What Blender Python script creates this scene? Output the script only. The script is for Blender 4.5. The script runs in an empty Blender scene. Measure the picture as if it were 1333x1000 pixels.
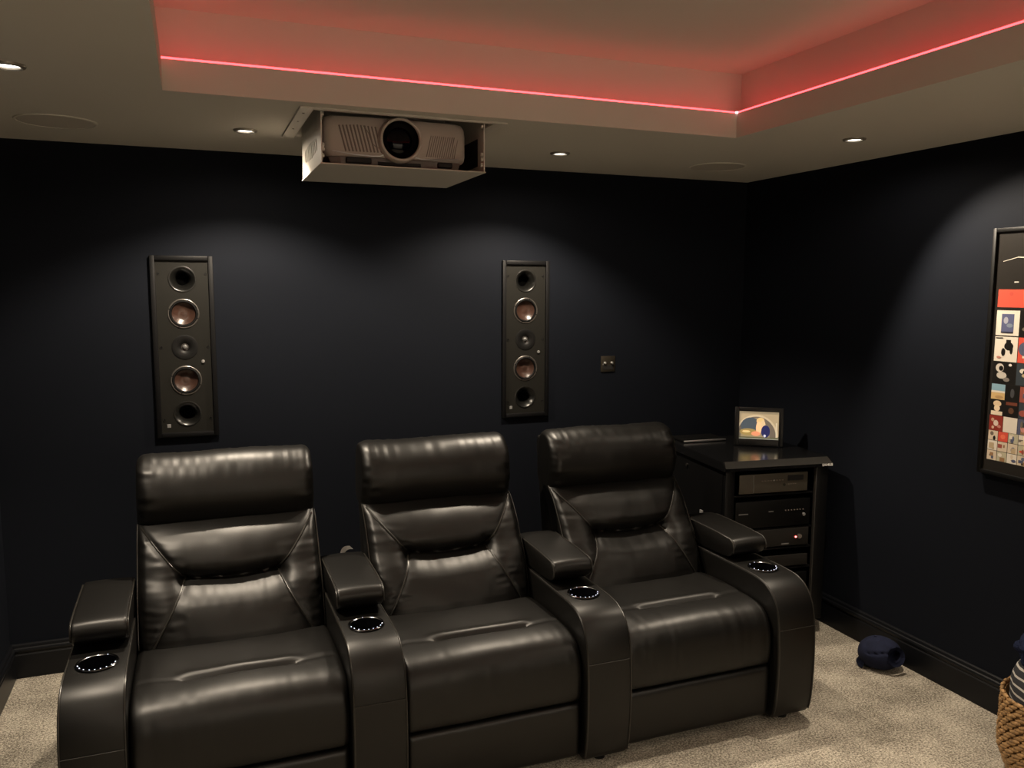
import bpy, bmesh, math, random
from mathutils import Vector, Matrix, noise
random.seed(7)
scn = bpy.context.scene
C = scn.collection
PI = math.pi

# ------------------------------------------------------------------ camera
F_PX, YAW, PITCH, ROLL = 1070.4, 0.37073, 0.11627, 0.00377
fw = Vector((math.sin(YAW)*math.cos(PITCH), math.cos(YAW)*math.cos(PITCH), -math.sin(PITCH)))
rt = Vector((math.cos(YAW), -math.sin(YAW), 0)); up = rt.cross(fw)
rt, up = math.cos(ROLL)*rt + math.sin(ROLL)*up, -math.sin(ROLL)*rt + math.cos(ROLL)*up
cam = bpy.data.objects.new('camera', bpy.data.cameras.new('camera')); C.objects.link(cam)
cam.data.sensor_width = 36; cam.data.lens = F_PX/1333*36; cam.data.clip_start = 0.05
m = Matrix((rt, up, -fw)).transposed().to_4x4(); m.translation = (-2.974, -3.9714, 1.6994)
cam.matrix_world = m; scn.camera = cam

# ------------------------------------------------------------------ world, exposure
w = bpy.data.worlds.new('world'); scn.world = w; w.use_nodes = True
w.node_tree.nodes['Background'].inputs[0].default_value = (0, 0, 0, 1)
w.node_tree.nodes['Background'].inputs[1].default_value = 0
scn.view_settings.view_transform = 'Standard'; scn.view_settings.look = 'None'
scn.view_settings.gamma = 1; scn.view_settings.use_curve_mapping = False
scn.view_settings.exposure = 0.0
WARM = (1.0, 0.845, 0.655)
FLOOD_W, FLOOD_DEG, FLOOD_BLEND = 88.0, 130, .42
SPILL = .06
LED_RED = 6.0

# ------------------------------------------------------------------ materials
def mat(name, col=(.5,.5,.5), rough=.6, metal=0, spec=.5, bump=0, bscale=100, var=0, vscale=8, emit=None, es=0, attr=None, coat=0, bdist=.002, detail=4):
    M = bpy.data.materials.new(name); M.use_nodes = True; nt = M.node_tree; b = nt.nodes['Principled BSDF']
    b.inputs['Base Color'].default_value = (*col, 1); b.inputs['Roughness'].default_value = rough
    b.inputs['Metallic'].default_value = metal; b.inputs['Specular IOR Level'].default_value = spec
    b.inputs['Coat Weight'].default_value = coat
    if emit: b.inputs['Emission Color'].default_value = (*emit, 1); b.inputs['Emission Strength'].default_value = es
    tc = nt.nodes.new('ShaderNodeTexCoord')
    if var:
        n = nt.nodes.new('ShaderNodeTexNoise'); n.inputs['Scale'].default_value = vscale; n.inputs['Detail'].default_value = detail
        r = nt.nodes.new('ShaderNodeMapRange'); r.inputs[1].default_value = .3; r.inputs[2].default_value = .7
        r.inputs[3].default_value = 1-var; r.inputs[4].default_value = 1+var
        mx = nt.nodes.new('ShaderNodeVectorMath'); mx.operation = 'SCALE'; mx.inputs[0].default_value = col
        nt.links.new(tc.outputs['Object'], n.inputs['Vector']); nt.links.new(n.outputs['Fac'], r.inputs[0])
        nt.links.new(r.outputs[0], mx.inputs['Scale']); nt.links.new(mx.outputs[0], b.inputs['Base Color'])
    if bump:
        n = nt.nodes.new('ShaderNodeTexNoise'); n.inputs['Scale'].default_value = bscale; n.inputs['Detail'].default_value = detail
        bp = nt.nodes.new('ShaderNodeBump'); bp.inputs['Strength'].default_value = bump; bp.inputs['Distance'].default_value = bdist
        nt.links.new(tc.outputs['Object'], n.inputs['Vector']); nt.links.new(n.outputs['Fac'], bp.inputs['Height']); nt.links.new(bp.outputs[0], b.inputs['Normal'])
    if attr:
        a = nt.nodes.new('ShaderNodeAttribute'); a.attribute_name = 'Col'
        nt.links.new(a.outputs['Color'], b.inputs['Base Color'])
        if es: nt.links.new(a.outputs['Color'], b.inputs['Emission Color']); b.inputs['Emission Strength'].default_value = es
    return M
M = {}
M['wall'] = mat('navy_wall_paint', (.0060,.0074,.0112), .70, spec=.08, bump=.08, bscale=220, bdist=.001)
M['skirt'] = mat('navy_satin_paint', (.0045,.005,.0065), .36, spec=.25)
M['ceil'] = mat('ceiling_paint', (.64,.61,.545), .85, spec=.2)
M['leather'] = mat('black_leather', (.0030,.0027,.0023), .41, spec=.43, bump=.22, bscale=420, bdist=.0006, var=.15, vscale=30)
M['piping'] = mat('leather_piping', (.017,.0155,.013), .34, spec=.55)  # lighter than the leather: glints along the piping put into its colour
M['plinth'] = mat('black_underframe', (.004,.004,.004), .7, spec=.2)
M['chrome'] = mat('cup_chrome', (.25,.25,.26), .15, metal=1)
M['cup'] = mat('cup_black', (.004,.004,.006), .12, spec=.6)
M['cupled'] = mat('cup_led', (.8,.85,1), .4, emit=(.62,.70,1), es=1.0)
M['frame_black'] = mat('black_frame', (.004,.004,.004), .40, spec=.3)
M['baffle'] = mat('speaker_baffle', (.0090,.0086,.0070), .6, spec=.2, bump=.1, bscale=500, bdist=.0005)
M['spk_frame'] = mat('speaker_frame', (.004,.004,.0045), .5, spec=.18)
M['port'] = mat('port_plastic', (.005,.005,.0045), .30, spec=.6)
M['rubber'] = mat('rubber_black', (.004,.004,.004), .5, spec=.25)
M['cone'] = mat('wood_fibre_cone', (.042,.021,.015), .30, spec=.6, bump=.3, bscale=160, bdist=.0008, var=.25, vscale=120)
M['ring'] = mat('cone_ring_metal', (.13,.12,.11), .35, metal=.7)
M['dome'] = mat('tweeter_dome', (.16,.16,.16), .25, metal=.3)
M['badge'] = mat('grey_badge', (.20,.20,.20), .5)
M['white_metal'] = mat('white_powder_coat', (.62,.59,.53), .45, spec=.4)
M['white_plastic'] = mat('white_plastic', (.50,.455,.41), .5, spec=.35)
M['grey_plastic'] = mat('grey_plastic', (.20,.17,.15), .5)
M['dark_slot'] = mat('dark_slot', (.008,.007,.007), .6)
M['lens'] = mat('lens_glass', (.0012,.0012,.003), .08, spec=.18)
M['lamp'] = mat('lamp_face', (1,1,1), .5, emit=(1,.93,.80), es=9)
M['trimring'] = mat('lamp_trim', (.32,.29,.25), .35, metal=.5)
M['led'] = mat('red_led', (.4,.02,.02), .5, emit=(1.0,.055,.065), es=LED_RED)
M['led_white'] = mat('led_hot_spot', (1,.8,.8), .5, emit=(1,.75,.75), es=3)
M['rack'] = mat('rack_black', (.003,.003,.0033), .45, spec=.25)
M['rack_top'] = mat('rack_top_gloss', (.007,.007,.0075), .16, spec=.6)
M['rack_edge'] = mat('rack_edge_satin', (.055,.052,.048), .45, spec=.5)
M['amp'] = mat('amp_champagne', (.080,.070,.053), .5, metal=.2)
M['amp_dark'] = mat('amp_dark', (.003,.003,.003), .5, spec=.2)
M['amp_grey'] = mat('amp_grey', (.018,.0165,.015), .5, spec=.3)
M['silver'] = mat('silver', (.55,.55,.55), .3, metal=.8)
M['white_print'] = mat('white_lettering', (.92,.92,.90), .5, emit=(.8,.8,.8), es=0)
M['red_dot'] = mat('red_power_light', (1,.1,.1), .5, emit=(1,.12,.10), es=6)
M['white_dot'] = mat('white_status_light', (1,1,1), .5, emit=(1,.9,.9), es=2.5)
M['screen'] = mat('photo_screen', rough=.3, attr=True, es=.62)
M['print'] = mat('poster_print', rough=.30, spec=.4, attr=True)
M['cap'] = mat('navy_cotton', (.010,.013,.032), .9, spec=.2, bump=.5, bscale=600, bdist=.001, var=.2, vscale=40)
M['seagrass'] = mat('seagrass', (.27,.155,.062), .6, spec=.4, var=.45, vscale=55, bump=.5, bscale=250, bdist=.001)
M['plush'] = mat('navy_plush', (.010,.014,.035), .95, spec=.1, bump=1, bscale=260, bdist=.004)
M['tag'] = mat('white_tape', (.68,.67,.64), .6)
M['brass'] = mat('bronze_plate', (.045,.038,.028), .4, metal=.6)

def carpet():
    m = bpy.data.materials.new('grey_beige_carpet'); m.use_nodes = True; nt = m.node_tree; b = nt.nodes['Principled BSDF']
    b.inputs['Roughness'].default_value = 1; b.inputs['Specular IOR Level'].default_value = .05
    tc = nt.nodes.new('ShaderNodeTexCoord')
    def nz(s, d, ro=.6):
        n = nt.nodes.new('ShaderNodeTexNoise'); n.inputs['Scale'].default_value = s; n.inputs['Detail'].default_value = d; n.inputs['Roughness'].default_value = ro
        nt.links.new(tc.outputs['Object'], n.inputs['Vector']); return n
    a, c, big = nz(125, 3), nz(330, 2), nz(5, 3)
    ad = nt.nodes.new('ShaderNodeMath'); ad.operation = 'ADD'
    nt.links.new(a.outputs['Fac'], ad.inputs[0]); nt.links.new(c.outputs['Fac'], ad.inputs[1])
    ad2 = nt.nodes.new('ShaderNodeMath'); ad2.operation = 'MULTIPLY_ADD'; ad2.inputs[1].default_value = .45
    nt.links.new(big.outputs['Fac'], ad2.inputs[0]); nt.links.new(ad.outputs[0], ad2.inputs[2])
    r = nt.nodes.new('ShaderNodeValToRGB'); r.color_ramp.elements[0].position = .38; r.color_ramp.elements[1].position = .74
    r.color_ramp.elements[0].color = (.13,.115,.092,1); r.color_ramp.elements[1].color = (.66,.60,.50,1)
    sc = nt.nodes.new('ShaderNodeMath'); sc.operation = 'MULTIPLY_ADD'; sc.inputs[1].default_value = 1.0; sc.inputs[2].default_value = -.70
    nt.links.new(ad2.outputs[0], sc.inputs[0]); nt.links.new(sc.outputs[0], r.inputs[0]); nt.links.new(r.outputs[0], b.inputs['Base Color'])
    bp = nt.nodes.new('ShaderNodeBump'); bp.inputs['Strength'].default_value = .8; bp.inputs['Distance'].default_value = .006
    nt.links.new(ad.outputs[0], bp.inputs['Height']); nt.links.new(bp.outputs[0], b.inputs['Normal'])
    return m
M['carpet'] = carpet()

def stripes():
    m = bpy.data.materials.new('striped_throw'); m.use_nodes = True; nt = m.node_tree; b = nt.nodes['Principled BSDF']
    b.inputs['Roughness'].default_value = .95; b.inputs['Specular IOR Level'].default_value = .1
    tc = nt.nodes.new('ShaderNodeTexCoord'); wv = nt.nodes.new('ShaderNodeTexWave'); wv.bands_direction = 'Z'
    wv.inputs['Scale'].default_value = 11; wv.inputs['Distortion'].default_value = .5; wv.inputs['Detail Scale'].default_value = 1.5
    r = nt.nodes.new('ShaderNodeValToRGB'); r.color_ramp.elements[0].position = .80; r.color_ramp.elements[1].position = .90
    r.color_ramp.elements[0].color = (.035,.036,.040,1); r.color_ramp.elements[1].color = (.42,.40,.37,1)
    nt.links.new(tc.outputs['Object'], wv.inputs['Vector']); nt.links.new(wv.outputs['Fac'], r.inputs[0]); nt.links.new(r.outputs[0], b.inputs['Base Color'])
    return m
M['throw'] = stripes()

# ------------------------------------------------------------------ mesh helpers
def link(name, me, material, parent=None, smooth=40):
    if material is not None and not me.materials: me.materials.append(M[material] if isinstance(material, str) else material)
    o = bpy.data.objects.new(name, me); C.objects.link(o)
    if parent: o.parent = parent
    if smooth:
        me.shade_smooth() if hasattr(me, 'shade_smooth') else None
        me.set_sharp_from_angle(angle=math.radians(smooth))
    return o
def from_bm(bm, name='mesh'):
    bmesh.ops.recalc_face_normals(bm, faces=bm.faces[:])
    me = bpy.data.meshes.new(name); bm.to_mesh(me); bm.free(); return me
def obj(name, bm, material, parent=None, smooth=40): return link(name, from_bm(bm, name), material, parent, smooth)
def pyd(name, vs, fs, material, parent=None, smooth=40):
    me = bpy.data.meshes.new(name); me.from_pydata([tuple(v) for v in vs], [], fs); me.update()
    bm = bmesh.new(); bm.from_mesh(me); bmesh.ops.recalc_face_normals(bm, faces=bm.faces[:]); bm.to_mesh(me); bm.free()
    return link(name, me, material, parent, smooth)
def box(bm, x0, x1, y0, y1, z0, z1, bev=0, seg=2, mtx=None):
    r = bmesh.ops.create_cube(bm, size=1); vs = r['verts']
    for v in vs: v.co = Vector(((x0+x1)/2+v.co.x*(x1-x0), (y0+y1)/2+v.co.y*(y1-y0), (z0+z1)/2+v.co.z*(z1-z0)))
    if bev:
        es = list({e for v in vs for e in v.link_edges})
        r2 = bmesh.ops.bevel(bm, geom=es, offset=bev, segments=seg, profile=.5, affect='EDGES')
        vs = list({v for f in r2['faces'] for v in f.verts} | {v for v in vs if v.is_valid})
    if mtx: bmesh.ops.transform(bm, matrix=mtx, verts=[v for v in vs if v.is_valid])
    return bm
def mbox(*a, **k): return box(bmesh.new(), *a, **k)
def tube(bm, pts, r, n=8, closed=False):
    pts = [Vector(p) for p in pts]; N = len(pts); rings = []
    rr = r if callable(r) else (lambda i: r)
    up0 = None
    for i, p in enumerate(pts):
        a = pts[i-1] if (i > 0 or closed) else p; b = pts[(i+1) % N] if (i < N-1 or closed) else p
        t = (b-a).normalized()
        if up0 is None: up0 = t.orthogonal().normalized()
        u = (up0 - t*up0.dot(t)).normalized(); up0 = u; v = t.cross(u)
        rings.append([bm.verts.new(p+(u*math.cos(2*PI*k/n)+v*math.sin(2*PI*k/n))*rr(i)) for k in range(n)])
    for i in range(N if closed else N-1):
        A, B = rings[i], rings[(i+1) % N]
        for k in range(n): bm.faces.new((A[k], A[(k+1) % n], B[(k+1) % n], B[k]))
    if not closed: bm.faces.new(rings[0][::-1]); bm.faces.new(rings[-1])
    return bm
def lathe(bm, prof, n=32, mtx=None, close=False):
    # prof: list of (r, h); axis = local z
    rings = []
    for r, h in prof:
        if r < 1e-6: rings.append([bm.verts.new((0, 0, h))])
        else: rings.append([bm.verts.new((r*math.cos(2*PI*k/n), r*math.sin(2*PI*k/n), h)) for k in range(n)])
    P = list(zip(rings, rings[1:])) + ([(rings[-1], rings[0])] if close else [])
    for A, B in P:
        for k in range(n):
            k2 = (k+1) % n
            q = ([A[0]] if len(A) == 1 else [A[k], A[k2]]) + ([B[0]] if len(B) == 1 else [B[k2], B[k]])
            if len(q) > 2: bm.faces.new(q)
    if mtx: bmesh.ops.transform(bm, matrix=mtx, verts=[v for R in rings for v in R])
    return bm
def prism(bm, poly, x0, x1, axis='x'):
    # polygon in (y,z) extruded along x
    A = [bm.verts.new((x0, y, z)) for y, z in poly]; B = [bm.verts.new((x1, y, z)) for y, z in poly]
    n = len(poly); bm.faces.new(A); bm.faces.new(B[::-1])
    for i in range(n): bm.faces.new((A[i], B[i], B[(i+1) % n], A[(i+1) % n]))
    return bm
def crom(pts, n, closed=False):
    pts = [Vector(p) for p in pts]; N = len(pts); out = []
    for i in range(N if closed else N-1):
        g = (lambda j: pts[j % N]) if closed else (lambda j: pts[max(0, min(N-1, j))])
        a, b, c, d = g(i-1), g(i), g(i+1), g(i+2)
        for k in range(n):
            t = k/n
            out.append(.5*((2*b)+(c-a)*t+(2*a-5*b+4*c-d)*t*t+(3*b-a-3*c+d)*t**3))
    if not closed: out.append(pts[-1])
    return out
def boolean(me, cutter_bm):
    a = bpy.data.objects.new('tmp_a', me); cm = from_bm(cutter_bm, 'tmp_cut'); c = bpy.data.objects.new('tmp_c', cm)
    C.objects.link(a); C.objects.link(c)
    md = a.modifiers.new('b', 'BOOLEAN'); md.operation = 'DIFFERENCE'; md.object = c; md.solver = 'EXACT'
    dg = bpy.context.evaluated_depsgraph_get(); dg.update()
    out = bpy.data.meshes.new_from_object(a.evaluated_get(dg))
    bpy.data.objects.remove(a); bpy.data.objects.remove(c); bpy.data.meshes.remove(cm)
    return out
def tag(o, label, cat, group=None):
    o['label'] = label; o['category'] = cat
    if group: o['group'] = group
    return o
def thing(name, label, cat, loc=(0,0,0), rotz=0, group=None):
    o = bpy.data.objects.new(name, None); C.objects.link(o); o.location = loc; o.rotation_euler = (0, 0, rotz)
    o.empty_display_size = .1
    return tag(o, label, cat, group)
def struct(o): o['kind'] = 'structure'; return o
def text_mesh(body, size, bold=0):
    cu = bpy.data.curves.new('t', 'FONT'); cu.body = body; cu.size = size; cu.align_x = 'CENTER'; cu.align_y = 'CENTER'; cu.extrude = .0004; cu.offset = bold
    o = bpy.data.objects.new('t', cu); C.objects.link(o); dg = bpy.context.evaluated_depsgraph_get(); dg.update()
    me = bpy.data.meshes.new_from_object(o.evaluated_get(dg)); bpy.data.objects.remove(o); bpy.data.curves.remove(cu)
    return me
def sst(a, b, x):
    t = max(0, min(1, (x-a)/(b-a))); return t*t*(3-2*t)
FACE_Y = Matrix.Rotation(PI/2, 4, 'X')      # local z -> -y (faces into the room from the back wall)
def T(x, y, z): return Matrix.Translation((x, y, z))

# ------------------------------------------------------------------ room shell
W, L, H = 3.765, 5.6, 2.30
CX0, CX1, CY1, CY0 = -3.032, -0.915, -1.14, -4.40      # coffer opening
SB, LIP, TOP = .065, 2.395, 2.565                       # cove set-back, lip height, coffer ceiling
PX0, PX1, PY0, PY1 = -2.565, -1.92, -1.062, -.535      # projector opening
SPK = [(-3.008, 1.430), (-1.358, 1.433)]
struct(obj('floor', mbox(-W, 0, -L, 0, -.06, 0), 'carpet', smooth=0))
def wall_back():
    xs = sorted([-W-.1, .1] + [x+s*.112 for x, z in SPK for s in (-1, 1)]); zs = [0, 1.045, 1.815, 2.7]
    bm = bmesh.new()
    for i in range(len(xs)-1):
        for k in range(3):
            if k == 1 and i in (1, 3):
                x0, x1, z0, z1 = xs[i], xs[i+1], zs[1], zs[2]
                for q in ([(x0,0,z0),(x1,0,z0),(x1,.1,z0),(x0,.1,z0)], [(x0,0,z1),(x1,0,z1),(x1,.1,z1),(x0,.1,z1)],
                          [(x0,0,z0),(x0,.1,z0),(x0,.1,z1),(x0,0,z1)], [(x1,0,z0),(x1,.1,z0),(x1,.1,z1),(x1,0,z1)],
                          [(x0,.1,z0),(x1,.1,z0),(x1,.1,z1),(x0,.1,z1)]):
                    bm.faces.new([bm.verts.new(v) for v in q])
            else:
                bm.faces.new([bm.verts.new(v) for v in ((xs[i],0,zs[k]),(xs[i+1],0,zs[k]),(xs[i+1],0,zs[k+1]),(xs[i],0,zs[k+1]))])
    me = bpy.data.meshes.new('wall_back'); bm.to_mesh(me); bm.free()
    return link('wall_back', me, 'wall', smooth=0)
struct(wall_back())
struct(obj('wall_right', mbox(0, .1, -L, .1, 0, 2.7), 'wall', smooth=0))
struct(obj('wall_left', mbox(-W-.1, -W, -L, .1, 0, 2.7), 'wall', smooth=0))
struct(obj('wall_front', mbox(-W-.1, .1, -L-.1, -L, 0, 2.7), 'wall', smooth=0))
def ceiling():
    bm = bmesh.new()
    xs = sorted([-W, 0, CX0, CX1, PX0, PX1]); ys = sorted([-L, 0, CY0, CY1, PY0, PY1])
    q = lambda *v: bm.faces.new([bm.verts.new(p) for p in v])
    for x0, x1 in zip(xs, xs[1:]):
        for y0, y1 in zip(ys, ys[1:]):
            xm, ym = (x0+x1)/2, (y0+y1)/2
            if CX0 < xm < CX1 and CY0 < ym < CY1 or PX0 < xm < PX1 and PY0 < ym < PY1: continue
            q((x0,y0,H),(x1,y0,H),(x1,y1,H),(x0,y1,H))
    def ring(x0,x1,y0,y1,z0,X0,X1,Y0,Y1,z1):
        a = [(x0,y0,z0),(x1,y0,z0),(x1,y1,z0),(x0,y1,z0)]; b = [(X0,Y0,z1),(X1,Y0,z1),(X1,Y1,z1),(X0,Y1,z1)]
        for i in range(4): q(a[i], a[(i+1)%4], b[(i+1)%4], b[i])
    o = (CX0,CX1,CY0,CY1); s = (CX0-SB,CX1+SB,CY0-SB,CY1+SB)
    ring(*o, H, *o, LIP); ring(*o, LIP, *s, LIP); ring(*s, LIP, *s, TOP)
    q((s[0],s[2],TOP),(s[1],s[2],TOP),(s[1],s[3],TOP),(s[0],s[3],TOP))
    p = (PX0,PX1,PY0,PY1); ring(*p, H, *p, 2.46); q((p[0],p[2],2.46),(p[1],p[2],2.46),(p[1],p[3],2.46),(p[0],p[3],2.46))
    me = bpy.data.meshes.new('ceiling'); bm.to_mesh(me); bm.free(); return link('ceiling', me, 'ceil', smooth=0)
struct(ceiling())
SK = [(0,0),(.020,0),(.020,.104),(.0165,.110),(.0165,.114),(.0215,.118),(.0235,.126),(.021,.133),(.016,.137),(.016,.140),(.013,.148),(.007,.152),(0,.152)]
def skirting(name, a, b, inward):
    bm = bmesh.new(); a, b, n = Vector(a), Vector(b), Vector(inward); t = (b-a).normalized()
    A = [bm.verts.new(a+n*d+Vector((0,0,z))+t*d) for d, z in SK]; B = [bm.verts.new(b+n*d+Vector((0,0,z))-t*d) for d, z in SK]
    for i in range(len(SK)-1): bm.faces.new((A[i], B[i], B[i+1], A[i+1]))
    return struct(obj(name, bm, 'skirt', smooth=25))
skirting('baseboard_back', (-W,0,0), (0,0,0), (0,-1,0)); skirting('baseboard_right', (0,0,0), (0,-L,0), (-1,0,0))
skirting('baseboard_left', (-W,0,0), (-W,-L,0), (1,0,0)); skirting('baseboard_front', (-W,-L,0), (0,-L,0), (0,1,0))

# ------------------------------------------------------------------ red cove strip
ls = thing('light_strip', 'red glowing strip of lights running along the ceiling recess lip', 'strip light', ((CX0+CX1)/2, (CY0+CY1)/2, LIP))
hx, hy, tw = (CX1-CX0)/2, (CY1-CY0)/2, .009
for nm, b in (('back', (-hx, hx, hy+.001, hy+tw)), ('front', (-hx, hx, -hy-tw, -hy-.001)), ('right', (hx+.001, hx+tw, -hy, hy)), ('left', (-hx-tw, -hx-.001, -hy, hy))):
    obj('strip', mbox(b[0], b[1], b[2], b[3], .0005, .0065), 'led', ls, smooth=0)
obj('corner_joint', lathe(bmesh.new(), [(0,.004),(.006,.004),(.006,.010),(0,.011)], 10, T(hx-.002, hy-.002, -.004)), 'led_white', ls)

# ------------------------------------------------------------------ downlights (four in view; the unseen ones behind are added for bounce light)
DL = [((-3.416,-1.30), 'white recessed ceiling downlight above the armrest end by the left wall'),
      ((-2.754,-.560), 'white recessed ceiling downlight beside the ceiling projector, nearer the left speaker'),
      ((-1.410,-.530), 'white recessed ceiling downlight above the wall speaker closer to the socket'),
      ((-.462,-1.30), 'white recessed ceiling downlight above the carpet by the right wall'),
      ((-3.416,-2.75), None), ((-.462,-2.75), None), ((-3.416,-4.2), None), ((-.462,-4.2), None), ((-3.1,-5.02), None), ((-2.3,-5.02), None), ((-1.45,-5.02), None), ((-.65,-5.02), None)]
def spot(par, tx, ty, dim, deg, z=-.012):
    ld = bpy.data.lights.new('beam', 'SPOT'); ld.energy = FLOOD_W*dim; ld.color = WARM; ld.spot_size = math.radians(deg); ld.spot_blend = FLOOD_BLEND; ld.shadow_soft_size = .022
    lo = bpy.data.objects.new('beam', ld); C.objects.link(lo); lo.parent = par; lo.location = (0, 0, z)
    lo.rotation_euler = Vector((0, 0, -1)).rotation_difference(Vector((math.tan(math.radians(tx)), math.tan(math.radians(ty)), -1))).to_euler()
ring_me = from_bm(lathe(bmesh.new(), [(.029,-.001),(.031,-.006),(.036,-.0085),(.043,-.006),(.0455,-.0005),(.0455,.001),(.029,.001)], 36, None, True), 'trim_ring')
face_me = from_bm(lathe(bmesh.new(), [(0,-.0015),(.029,-.0015),(.029,.0005),(0,.0005)], 28), 'lamp_face')
for (x, y), lab in DL:
    d = thing('downlight', lab or 'white recessed ceiling downlight, unseen, added to light the half of the room facing the seats', 'downlight', (x, y, H), 0, 'ceiling downlights')
    link('trim_ring', ring_me, 'trimring', d); link('lamp_face', face_me, 'lamp', d)
    # swivel (degrees) and dimmer setting of each lamp
    tx, ty, dim = {(-3.416,-1.30): (0,-20,1.15), (-2.754,-.560): (0,0,1.3), (-1.410,-.530): (-6,0,1.15), (-.462,-1.30): (10,-31,1.25),
                   (-3.416,-2.75): (0,0,.14), (-.462,-2.75): (0,0,.20), (-3.416,-4.2): (0,0,.25), (-.462,-4.2): (0,0,.25)}.get((x, y), (0, 0, .95))
    deg = 106 if (x, y) == (-.462,-1.30) else FLOOD_DEG
    spot(d, tx, ty, dim, deg); spot(d, 0, 0, dim*SPILL, 172)

# ------------------------------------------------------------------ unseen screen added on the front wall to bounce light onto the recess
sc = thing('bounce_screen', 'large white screen in a black frame, unseen, added on the front wall to bounce light', 'screen', (-W/2, -L, 1.30))
obj('fabric', mbox(-1.45, 1.45, .02, .03, -.80, .80), mat('screen_fabric', (.78,.77,.75), .9, spec=.1), sc, smooth=0)
for x0, x1, z0, z1 in ((-1.52,-1.45,-.87,.87),(1.45,1.52,-.87,.87),(-1.45,1.45,.80,.87),(-1.45,1.45,-.87,-.80)): obj('frame_rail', mbox(x0, x1, .001, .04, z0, z1, .003, 1), 'frame_black', sc)

# ------------------------------------------------------------------ round ceiling speakers
for (x, y), lab in (((-3.41,-.475), 'round white flush ceiling speaker grille near the left wall'), ((-.52,-.455), 'round white flush ceiling speaker grille near the right wall corner')):
    g = thing('ceiling_speaker', lab, 'speaker', (x, y, H), 0, 'round ceiling speakers')
    obj('rim', lathe(bmesh.new(), [(.128,.0),(.129,-.004),(.133,-.005),(.1365,-.0035),(.1375,.0)], 56), 'ceil', g)
    obj('grille', lathe(bmesh.new(), [(0,-.0035),(.1,-.0035),(.128,-.0025),(.128,-.0005),(0,-.0005)], 56), mat('grille_cloth', (.52,.485,.43), .9, bump=.3, bscale=900), g)

# ------------------------------------------------------------------ in-wall speakers
def wall_speaker(x, z, label):
    s = thing('wall_speaker', label, 'speaker', (x, 0, z), 0, 'wall speakers behind the seats')
    hw, hh, b = .131, .406, .021
    bm = bmesh.new()
    for x0, x1, z0, z1 in ((-hw,-hw+b,-hh,hh),(hw-b,hw,-hh,hh),(-hw+b,hw-b,hh-b,hh),(-hw+b,hw-b,-hh,-hh+b)):
        box(bm, x0, x1, -.017, .0, z0, z1, .003, 2)
    obj('frame', bm, 'spk_frame', s)
    DR = [('p',.302),('w',.150),('t',0),('w',-.150),('p',-.302)]
    RAD = {'p': .056, 'w': .062, 't': .054}
    cut = bmesh.new()
    for k, dz in DR: lathe(cut, [(0,-.05),(RAD[k],-.05),(RAD[k],.05),(0,.05)], 40, T(0,0,dz) @ FACE_Y)
    bme = boolean(from_bm(mbox(-hw+b-.001, hw-b+.001, -.005, .004, -hh+b-.001, hh-b+.001)), cut)
    bf = link('baffle', bme, 'baffle', s, smooth=30)
    for k, dz in DR:
        mt = T(0, -.005, dz) @ FACE_Y
        if k == 'p':
            obj('bass_port', lathe(bmesh.new(), [(.0585,0),(.0585,.0012),(.055,.0024),(.051,.0010),(.046,-.004),(.040,-.011),(.034,-.021),(.029,-.035),(.026,-.055),(.025,-.08)], 44, mt), 'port', s)
            obj('port_shade_disc', lathe(bmesh.new(), [(.0262,-.052),(.0262,-.054),(0,-.054)], 24, mt), mat('port_shade', (.001,.001,.001), 1, spec=0), s)  # black disc stands in for the shade deep inside the port
        elif k == 'w':
            wf = obj('woofer', lathe(bmesh.new(), [(.0665,0),(.0665,.002),(.063,.004),(.0605,.0035),(.0595,0),(.058,-.003)], 44, mt), 'ring', s)
            obj('surround', lathe(bmesh.new(), [(.0600,.002),(.0565,.0065),(.053,.0065),(.0495,.001),(.0485,-.002),(.058,-.006)], 44, mt), 'rubber', wf)
            obj('cone', lathe(bmesh.new(), [(.0488,-.001),(.040,-.007),(.030,-.0125),(.020,-.016),(.010,-.0155),(0,-.014)], 44, mt), 'cone', wf)
            for a in (45,135,225,315): obj('screw', lathe(bmesh.new(), [(0,.0045),(.003,.0045),(.003,.001)], 8, mt @ T(.0625*math.cos(math.radians(a+25)), .0625*math.sin(math.radians(a+25)), 0)), 'rubber', wf)
        else:
            tw_ = obj('tweeter', lathe(bmesh.new(), [(.0555,0),(.0555,.0015),(.052,.0025),(.030,.0015),(.021,-.003),(.0165,-.0065),(.0165,-.012),(0,-.012)], 44, mt), 'rubber', s)
            obj('dome', lathe(bmesh.new(), [(.0125,-.008),(.0115,-.003),(.008,.001),(.004,.0028),(0,.0033)], 24, mt), 'dome', tw_)
            obj('dome_ring', lathe(bmesh.new(), [(.0165,-.007),(.0150,-.004),(.0130,-.0045),(.0130,-.009)], 28, mt), 'ring', tw_)
            for a in (0,90,180,270): obj('screw', lathe(bmesh.new(), [(0,.003),(.003,.0026),(.003,.001)], 8, mt @ T(.042*math.cos(math.radians(a+45)), .042*math.sin(math.radians(a+45)), 0)), 'spk_frame', tw_)
    for dx in (-1, 1):
        for dz in (.327, 0, -.327):
            obj('screw', lathe(bmesh.new(), [(.0065,0),(.0062,.002),(.004,.002),(.003,.0005),(0,.0005)], 12, T(dx*.098, -.005, dz) @ FACE_Y), 'rubber', s)
    obj('knob', lathe(bmesh.new(), [(.008,0),(.008,.004),(.0065,.006),(0,.007)], 16, T(.074, -.005, -.066) @ FACE_Y), 'silver', s)
    obj('badge', mbox(-.088, -.072, -.0065, -.004, -.362, -.346, .0006, 1), 'badge', s)
wall_speaker(*SPK[0], 'tall black in-wall speaker further from the wall socket')
wall_speaker(*SPK[1], 'tall black in-wall speaker next to the wall socket')

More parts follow.
